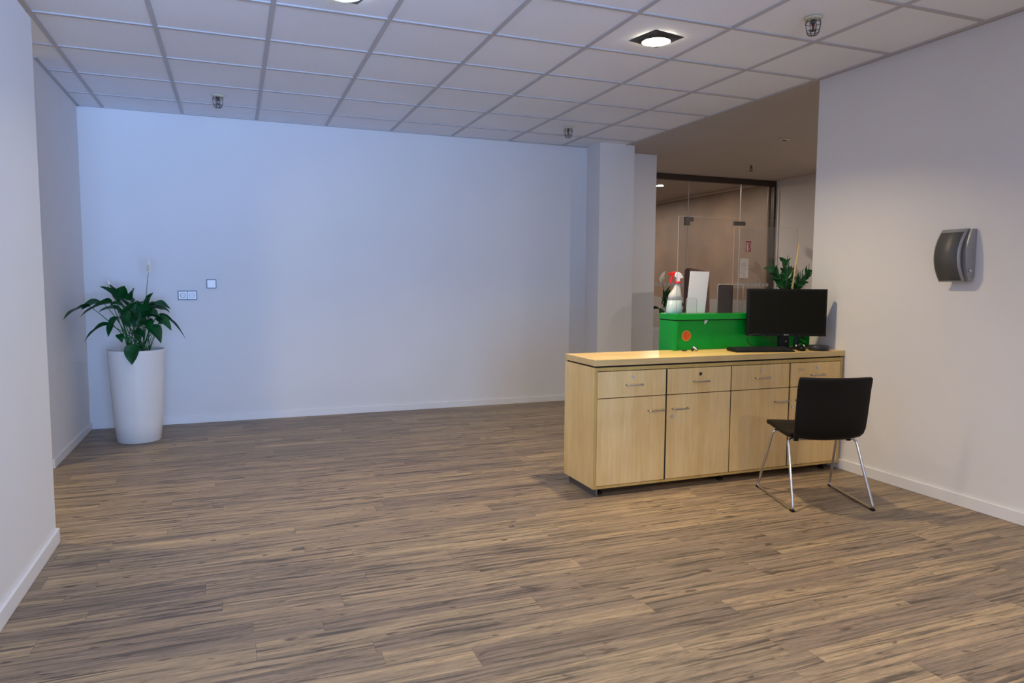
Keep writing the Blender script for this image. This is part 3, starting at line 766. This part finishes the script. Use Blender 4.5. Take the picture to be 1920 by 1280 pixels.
c_ = obj('maroon_card', bm, M_maroon); c_.location = (4.072, -2.795, ZT); tag(c_, 'dark maroon card standing inside the right acrylic stand', 'card')
# spray bottle
t = thing('spray_bottle', 'translucent spray bottle with a red trigger at the left end of the green counter', 'spray bottle', (3.765, -2.745, ZT))
bm = B()
def bottle_ring(bm, x0, x1, d, z, n=24):
    cx, a = (x0 + x1) / 2, (x1 - x0) / 2
    return [bm.verts.new((cx + a * math.copysign(abs(math.cos(2 * PI * k / n)) ** 0.75, math.cos(2 * PI * k / n)), d * math.copysign(abs(math.sin(2 * PI * k / n)) ** 0.75, math.sin(2 * PI * k / n)), z)) for k in range(n)]
def loft(bm, rings, mi=0):
    for a, b in zip(rings, rings[1:]):
        for k in range(len(a)):
            f_ = bm.faces.new((a[k], a[(k + 1) % len(a)], b[(k + 1) % len(a)], b[k])); f_.smooth = True; f_.material_index = mi
    bm.faces.new(rings[0][::-1]).material_index = mi; bm.faces.new(rings[-1]).material_index = mi
loft(bm, [bottle_ring(bm, *q) for q in ((-.064, .050, .032, .0), (-.066, .052, .034, .004), (-.054, .046, .032, .09))])
obj('liquid', bm, M_liquid, t)
bm = B()
loft(bm, [bottle_ring(bm, *q) for q in ((-.054, .046, .032, .0905), (-.046, .043, .031, .125), (-.040, .041, .028, .135), (-.015, .038, .020, .165), (-.002, .035, .015, .19), (.0, .033, .014, .205))])
obj('bottle', bm, M_bottle, t)
bm = B(); cyl(bm, (.0165, 0, 0), .023, .203, .216, 20); obj('collar', bm, M_red, t)
bm = B()
prism(bm, [(.006, .216), (.030, .216), (.030, .236), (.055, .238), (.056, .248), (.040, .270), (.020, .280), (.000, .280), (-.010, .268), (-.008, .246), (.004, .240)], -.011, .011, 'y')
obj('spray_head', bm, M_white, t, 0.004)
bm = B()
prism(bm, [(-.012, .284), (.006, .282), (.010, .262), (-.010, .262), (-.022, .256), (-.026, .236), (-.032, .208), (-.044, .206), (-.040, .228), (-.036, .256), (-.060, .266), (-.062, .274), (-.030, .274)], -.007, .007, 'y')
obj('trigger', bm, M_red, t, 0.002)

# ZZ plant behind the monitor, standing on the counter
t = thing('zz_plant', 'dark green zz plant in a black pot behind the monitor', 'potted plant', (4.688, -2.807, ZT))
bm = B(); lathe(bm, [(0.0, 0.0), (0.032, 0.0), (0.040, 0.10), (0.042, 0.12), (0.038, 0.12), (0.036, 0.10), (0, 0.10)], 32, cap=False); obj('pot', bm, M_black, t)
bm = B(); bs = B()
stems = [((-.01, 0, .1), (-.17, .0, .315), .07), ((.0, 0, .1), (-.045, 0, .36), .07), ((.01, 0, .1), (.03, .02, .30), .06), ((.02, 0, .1), (.165, .0, .295), .07), ((.0, .01, .1), (-.08, .04, .25), .06), ((.02, -.01, .1), (.10, -.02, .22), .055), ((-.01, -.02, .1), (-.1, -.03, .20), .05), ((.01, .02, .1), (.0, .05, .25), .05)]
for a, b, ln in stems:
    a, b = Vector(a), Vector(b); m_ = (a + b) / 2 + Vector((-(b.x - a.x) * 0.12, 0, 0.03))
    P = lambda u: (1 - u) ** 2 * a + 2 * u * (1 - u) * m_ + u * u * b
    tube(bs, [P(k / 8) for k in range(9)], 0.005, 6, r_end=0.0025)
    for k in range(2, 9):
        u = k / 8.2; p = P(u); tg = (P(min(1, u + .02)) - P(u - .02)).normalized()
        for s in (-1, 1):
            side = Vector((tg.z, random.uniform(-.35, .35), -tg.x)).normalized() * s
            tip = p + (tg * 0.8 + side * 0.65).normalized() * ln * (1.05 - 0.3 * abs(u - .5))
            blade(bm, p, tip, ln * 0.42, 0.004, random.uniform(.8, 2.2), 6, 0.15)
    blade(bm, P(.95), b + (b - m_).normalized() * 0.025, 0.02, 0.0, 1.3, 6, .1)
obj('foliage', bm, M_zz, t); obj('stems', bs, M_stem, t)
bm = B(); tube(bm, [(0.0, 0.0, 0.10), (0.012, -0.005, 0.25), (0.045, -0.01, 0.49)], 0.0065, 8, r_end=0.005)
k_ = obj('bamboo_stake', bm, M_bamboo, None); k_.location = (4.70, -2.815, ZT); tag(k_, 'pale bamboo stake stuck slanting in the zz plant pot', 'plant stake')

# ------------------------------------------------------------------ desk things
ZD = 0.8172
ang = math.radians(-24)
mon = thing('computer_monitor', 'black widescreen monitor switched off on the right end of the sideboard', 'monitor', (4.502, -2.99, ZD), ang)
bm = B(); bx(bm, -0.268, 0.268, -0.012, 0.020, 0.092, 0.414); 
bx(bm, -0.16, 0.16, 0.018, 0.042, 0.17, 0.36)
obj('housing', bm, M_black, mon, 0.003)
bm = B(); bx(bm, -0.254, 0.254, -0.0128, -0.0118, 0.110, 0.401); obj('screen', bm, M_screen, mon)
bm = B(); bx(bm, -0.036, 0.036, 0.03, 0.055, 0.006, 0.20); obj('stand_neck', bm, M_black, mon, 0.004)
bm = B(); lathe(bm, [(0, 0), (0.1, 0), (0.1, 0.005), (0.08, 0.010), (0, 0.012)], 40, cap=False)
for v in bm.verts: v.co.y = v.co.y * 0.7 + 0.035
obj('stand_base', bm, M_black, mon)
def text(name, s, size, parent, loc, rot, mat, depth=0.0003):
    cu = bpy.data.curves.new(name, 'FONT'); cu.body = s; cu.size = size; cu.extrude = depth; cu.align_x = 'CENTER'; cu.align_y = 'CENTER'
    tmp = bpy.data.objects.new(name + '_t', cu); COL.objects.link(tmp)
    dg = bpy.context.evaluated_depsgraph_get(); dg.update()
    me = bpy.data.meshes.new_from_object(tmp.evaluated_get(dg)); bpy.data.objects.remove(tmp); bpy.data.curves.remove(cu)
    me.name = name; me.materials.clear(); me.materials.append(mat)
    o = bpy.data.objects.new(name, me); COL.objects.link(o); o.parent = parent; o.location = loc; o.rotation_euler = rot
    return o
text('logo', 'BenQ', 0.013, mon, (0.0, -0.0128, 0.1005), (PI / 2, 0, 0), simple('silver_print', (0.6, 0.6, 0.6, 1), 0.4))
bm = B()
for k in range(11): bx(bm, -0.250 + k * 0.0065, -0.2455 + k * 0.0065 - (k % 3) * 0.001, -0.0126, -0.0119, 0.0995, 0.1015)
obj('fine_print', bm, simple('dim_grey_print', (0.13, 0.13, 0.14, 1), 0.5), mon)
bm = B(); cyl(bm, (0.012, 0, 0.052), 0.0025, 0.026, 0.031, 10, axis='y'); obj('stand_screw', bm, M_chrome, mon)

kb = thing('keyboard', 'black keyboard lying in front of the monitor', 'keyboard', (4.245, -3.015, ZD), math.radians(-13))
kb.location = (4.235, -3.055, ZD)
bm = B(); prism(bm, [(-0.075, 0.0), (-0.075, 0.010), (0.06, 0.022), (0.075, 0.022), (0.075, 0.004), (0.06, 0.0)], -0.205, 0.205, 'x'); obj('case', bm, M_black, kb, 0.003)
bm = B()
for r in range(6):
    for c in range(21):
        if r == 0 and 5 < c < 11: continue
        x = -0.197 + c * 0.0188; y = -0.062 + r * 0.0205; z = 0.010 + (y + 0.075) * 0.09
        bx(bm, x, x + 0.0158, y, y + 0.017, z, z + 0.006)
bx(bm, -0.197 + 6 * .0188, -0.197 + 11 * .0188 - .003, -0.062, -0.045, 0.010, 0.0165)
obj('keys', bm, simple('keycaps', (0.022, 0.022, 0.024, 1), 0.45), kb)
mo = thing('computer_mouse', 'black mouse at the right end of the keyboard', 'mouse', (4.53, -3.105, ZD), math.radians(-20))
bm = B(); ball(bm, (0, 0, 0.014), 0.03, (0.95, 1.7, 0.75), 20)
for v in bm.verts: v.co.z = max(0.0, v.co.z)
obj('body', bm, M_black, mo)
bm = B(); cyl(bm, (0, 0.028, 0.032), 0.006, -0.003, 0.003, 14, axis='x'); obj('scroll_wheel', bm, M_steel, mo)
t = thing('round_hub', 'flat round dark device at the right end of the worktop', 'device', (4.665, -3.125, ZD))
bm = B(); lathe(bm, [(0, 0), (0.060, 0), (0.068, 0.006), (0.068, 0.028), (0.062, 0.034), (0, 0.035)], 40, cap=False); obj('body', bm, M_navy, t)
# cable loop and tangle
bm = B(); tube(bm, smooth_path([(4.40, -2.96, 0.826), (4.30, -2.95, 0.826), (4.235, -2.945, 0.855), (4.215, -2.945, 0.895), (4.26, -2.95, 0.925), (4.32, -2.955, 0.920), (4.37, -2.98, 0.90), (4.42, -2.99, 0.86)]), 0.003, 6)
c_ = obj('cable_loop', bm, M_cable); tag(c_, 'black cable looping up behind the keyboard left of the monitor stand', 'cable')
bm = B(); rnd = random.Random(3)
for q in range(5):
    pts = [(4.65 + rnd.uniform(-.02, .03), -2.905 + rnd.uniform(-.02, .02), 0.96 - q * 0.004)]
    for k in range(5):
        pts.append((4.70 + rnd.uniform(-.05, .05), -2.93 + rnd.uniform(-.035, .03), 0.93 - k * 0.022 + rnd.uniform(-.012, .012)))
    pts.append((4.70 + rnd.uniform(-.03, .03), -2.99, 0.8225))
    tube(bm, smooth_path(pts, 5), 0.0026, 6)
c_ = obj('cable_tangle', bm, M_cable); tag(c_, 'tangle of thin black cables hanging right of the monitor stand', 'cables')
t = thing('charger_box', 'small teal box among the cables behind the monitor', 'box', (4.70, -2.88, ZD), -0.3)
bm = B(); bx(bm, -0.02, 0.02, -0.012, 0.012, 0.0, 0.125); obj('body', bm, M_teal, t, 0.003)
bm = B(); cyl(bm, (-0.002, -0.013, 0.10), 0.004, -0.001, 0.001, 10, axis='y'); obj('button', bm, M_silver, t)
for i, (x, y, lab) in enumerate(((4.545, -3.045, 'white plug lying right of the mouse'), (4.61, -3.05, 'white plug lying beside the round dark device'))):
    bm = B(); tube(bm, [(0, 0, 0.006), (0.004, -0.004, 0.016), (-0.002, 0.0, 0.034)], 0.0042, 8, r_end=0.003)
    p_ = obj('cable_plug', bm, M_white); p_.location = (x, y, ZD); tag(p_, lab, 'plug')
t = thing('earphone_winder', 'tiny black and white gadget with two round ends on the worktop', 'gadget', (3.822, -2.90, ZD))
bm = B(); ball(bm, (-0.016, 0, 0.0125), 0.0125, (0.8, 1, 1)); ball(bm, (0.02, 0.006, 0.0135), 0.0135, (0.8, 1, 1)); obj('round_ends', bm, M_navy, t)
bm = B(); tube(bm, [(-0.012, -0.004, 0.026), (0.004, -0.006, 0.016), (0.012, -0.01, 0.006)], 0.0055, 8); obj('white_body', bm, M_white, t)
bm = B(); tube(bm, [(0.016 * math.cos(a * PI / 10), 0.009 * math.sin(a * PI / 10), 0.0035) for a in range(20)], 0.0028, 6, closed=True)
c_ = obj('hair_tie', bm, M_cable); c_.location = (3.752, -2.885, ZD); tag(c_, 'small black ring lying by the corner of the green panel', 'ring')

# ------------------------------------------------------------------ chair
ch = thing('side_chair', 'black leather chair with chrome sled legs in front of the sideboard', 'chair', (4.141, -3.654, 0), math.radians(-18.0))
def shell(bm, prof, xw, th, nx=10, round_top=0.0, seat=False):
    """prof: list of (y,z); xw: half widths; extruded across x with a slight hollow"""
    n = len(prof); grid = []
    nor = []
    for i in range(n):
        a = Vector(prof[max(0, i - 1)]); b = Vector(prof[min(n - 1, i + 1)]); d = (b - a).normalized(); nor.append(Vector((d.y, -d.x)))
    for side in (0, 1):
        g_ = []
        for i, (y, z) in enumerate(prof):
            row = []
            for k in range(nx + 1):
                u = -1 + 2 * k / nx; x = xw[i] * u
                bow = 0.016 * (1 - u * u) * (1 if not seat else 0.6)
                off = (th / 2 if side else -th / 2) * (1 - 0.25 * abs(u) ** 6)
                ny, nz = nor[i]
                q = off - bow
                row.append(bm.verts.new((x, y + ny * q, z + nz * q)))
            g_.append(row)
        grid.append(g_)
    for side in (0, 1):
        g_ = grid[side]
        for i in range(n - 1):
            for k in range(nx): bm.faces.new((g_[i][k], g_[i][k + 1], g_[i + 1][k + 1], g_[i + 1][k])).smooth = True
    a, b = grid
    for i in range(n - 1):
        bm.faces.new((a[i][0], a[i + 1][0], b[i + 1][0], b[i][0])); bm.faces.new((a[i][nx], a[i + 1][nx], b[i + 1][nx], b[i][nx]))
    for k in range(nx):
        bm.faces.new((a[0][k], a[0][k + 1], b[0][k + 1], b[0][k])); bm.faces.new((a[-1][k], a[-1][k + 1], b[-1][k + 1], b[-1][k]))
# seat runs front -> rear and turns up into the backrest
sp = [(p.x, p.y) for p in [Vector((0.205, 0.424)), Vector((0.15, 0.424)), Vector((0.08, 0.416)), Vector((0.0, 0.408)), Vector((-0.07, 0.404)), Vector((-0.115, 0.406))]]
bm = B(); shell(bm, sp, [0.208] * 5 + [0.205], 0.036, seat=True); obj('seat', bm, M_leather, ch, 0.008)
bp = [(-0.117, 0.407), (-0.142, 0.413), (-0.160, 0.430), (-0.171, 0.46), (-0.180, 0.52), (-0.190, 0.60), (-0.200, 0.68), (-0.210, 0.725), (-0.218, 0.752)]
bw = [0.190, 0.196, 0.202, 0.206, 0.208, 0.209, 0.210, 0.210, 0.207]
bm = B(); shell(bm, bp, bw, 0.030); obj('backrest', bm, M_leather, ch, 0.008)
r_ = 0.0078
for s in (-1, 1):
    bm = B()
    pts = [(s * 0.06, 0.115, 0.388), (s * 0.20, 0.115, 0.388), (s * 0.2315, 0.2485, r_), (s * 0.2315, -0.2485, r_), (s * 0.20, -0.085, 0.378), (s * 0.001, -0.085, 0.378)]
    tube(bm, fillet(pts, 0.030, 7), r_, 12); obj('sled_leg', bm, M_chrome, ch)
    bm = B(); bx(bm, s * 0.155 - 0.012, s * 0.155 + 0.012, -0.098, -0.072, 0.366, 0.396); obj('bracket', bm, M_black, ch, 0.003)
    bm = B(); bx(bm, s * 0.155 - 0.012, s * 0.155 + 0.012, 0.102, 0.128, 0.378, 0.404); obj('bracket', bm, M_black, ch, 0.003)
    for y in (-0.236, 0.236):
        bm = B(); bx(bm, s * 0.2315 - 0.010, s * 0.2315 + 0.010, y - 0.016, y + 0.016, 0.0, 0.012); obj('glide', bm, M_black, ch, 0.003)

# high-backed chair in the hall, seen over the counter
t = thing('high_back_chair', 'dark maroon high-backed chair seen through the screen behind the white board', 'chair', (5.62, -0.75, 0), math.radians(200))
bm = B(); prism(bm, [(-0.19, 0.5), (-0.21, 1.0), (-0.19, 1.30), (-0.10, 1.40), (0.16, 1.425), (0.19, 1.40), (0.20, 0.9), (0.19, 0.5)], -0.27, -0.20, 'y'); obj('backrest', bm, M_maroonf, t, 0.02)
bm = B(); prism(bm, rrect(-0.24, 0.24, -0.25, 0.24, 0.05), 0.42, 0.51, 'z'); obj('seat', bm, M_maroonf, t, 0.02)
bm = B(); cyl(bm, (0, 0, 0), 0.028, 0.10, 0.42, 14); obj('column', bm, M_black, t)
for k in range(5):
    a = 2 * PI * k / 5; bm = B(); tube(bm, [(0, 0, 0.12), (0.27 * math.cos(a), 0.27 * math.sin(a), 0.065)], 0.02, 8, r_end=0.014)
    lg = obj('base_arm', bm, M_black, t)
    bm = B(); cyl(bm, (0.27 * math.cos(a), 0.27 * math.sin(a), 0.027), 0.027, -0.012, 0.012, 14, axis='x'); obj('caster', bm, M_black, lg)

# ------------------------------------------------------------------ light
def area(name, loc, rot, size, power, col, shape='RECTANGLE', sy=None, spread=PI):
    l = bpy.data.lights.new(name, 'AREA'); l.energy = power; l.color = col; l.shape = shape; l.size = size
    if sy: l.size_y = sy
    l.spread = spread
    o = bpy.data.objects.new(name, l); COL.objects.link(o); o.location = loc; o.rotation_euler = rot
    return o
# daylight through the wide rear window
area('window_daylight', (1.25, YR + 0.02, 1.38), (PI / 2 + 0.24, 0, 0.15), 2.2, 118, (0.31, 0.53, 1.0), sy=2.2, spread=math.radians(72))
for i, (x, y, c, p) in enumerate(LAMPS):
    area('downlight_lamp', (x, y, H - 0.022), (0, 0, 0), 0.15, p, c, 'DISK', spread=math.radians(135))
area('corridor_lamp', (6.80, 2.17, H - 0.02), (0, 0, 0), 0.1, 36, (1.0, 0.88, 0.74), 'DISK')
area('corridor_lamp', (6.80, 4.6, H - 0.02), (0, 0, 0), 0.1, 36, (1.0, 0.85, 0.7), 'DISK')
area('hall_fill', (6.6, -3.6, H - 0.02), (0, 0, 0), 0.15, 48, (1.0, 0.88, 0.76), 'DISK')  # unseen fill light added to brighten the hall
area('hall_fill', (7.2, -1.4, H - 0.02), (0, 0, 0), 0.15, 26, (1.0, 0.90, 0.80), 'DISK')  # second unseen fill, added to lift the notice and the side wall
area('side_room_lamp', (-1.1, -2.2, H - 0.02), (0, 0, 0), 0.15, 34, (1.0, 0.80, 0.45), 'DISK')
wd = bpy.data.worlds.new('room_ambient'); S.world = wd; wd.use_nodes = True
bgn = wd.node_tree.nodes['Background']; bgn.inputs[0].default_value = (0.6, 0.7, 0.9, 1); bgn.inputs[1].default_value = 0.4

# ------------------------------------------------------------------ camera
cam = bpy.data.cameras.new('camera'); co = bpy.data.objects.new('camera', cam); COL.objects.link(co)
cam.sensor_width = 36; cam.lens = 1332.497 / 1920 * 36; cam.clip_start = 0.05
R_ = [[0.9316005631217554, -0.3634386168832503, 0.005723857894156397], [-0.025097464367151337, -0.08002590277200186, -0.996476779542737], [0.36261619940860623, 0.9281746746402258, -0.08367356382359861]]
mw = Matrix(((R_[0][0], -R_[1][0], -R_[2][0], 0.97453497), (R_[0][1], -R_[1][1], -R_[2][1], -6.84769769), (R_[0][2], -R_[1][2], -R_[2][2], 1.26909654), (0, 0, 0, 1)))
co.matrix_world = mw
S.camera = co
S.view_settings.view_transform = 'Standard'; S.view_settings.look = 'None'
S.view_settings.exposure = 0.0; S.view_settings.gamma = 1.0; S.view_settings.use_curve_mapping = False
S.cycles.use_denoising = True
S.cycles.max_bounces = 8; S.cycles.diffuse_bounces = 5; S.cycles.transparent_max_bounces = 24
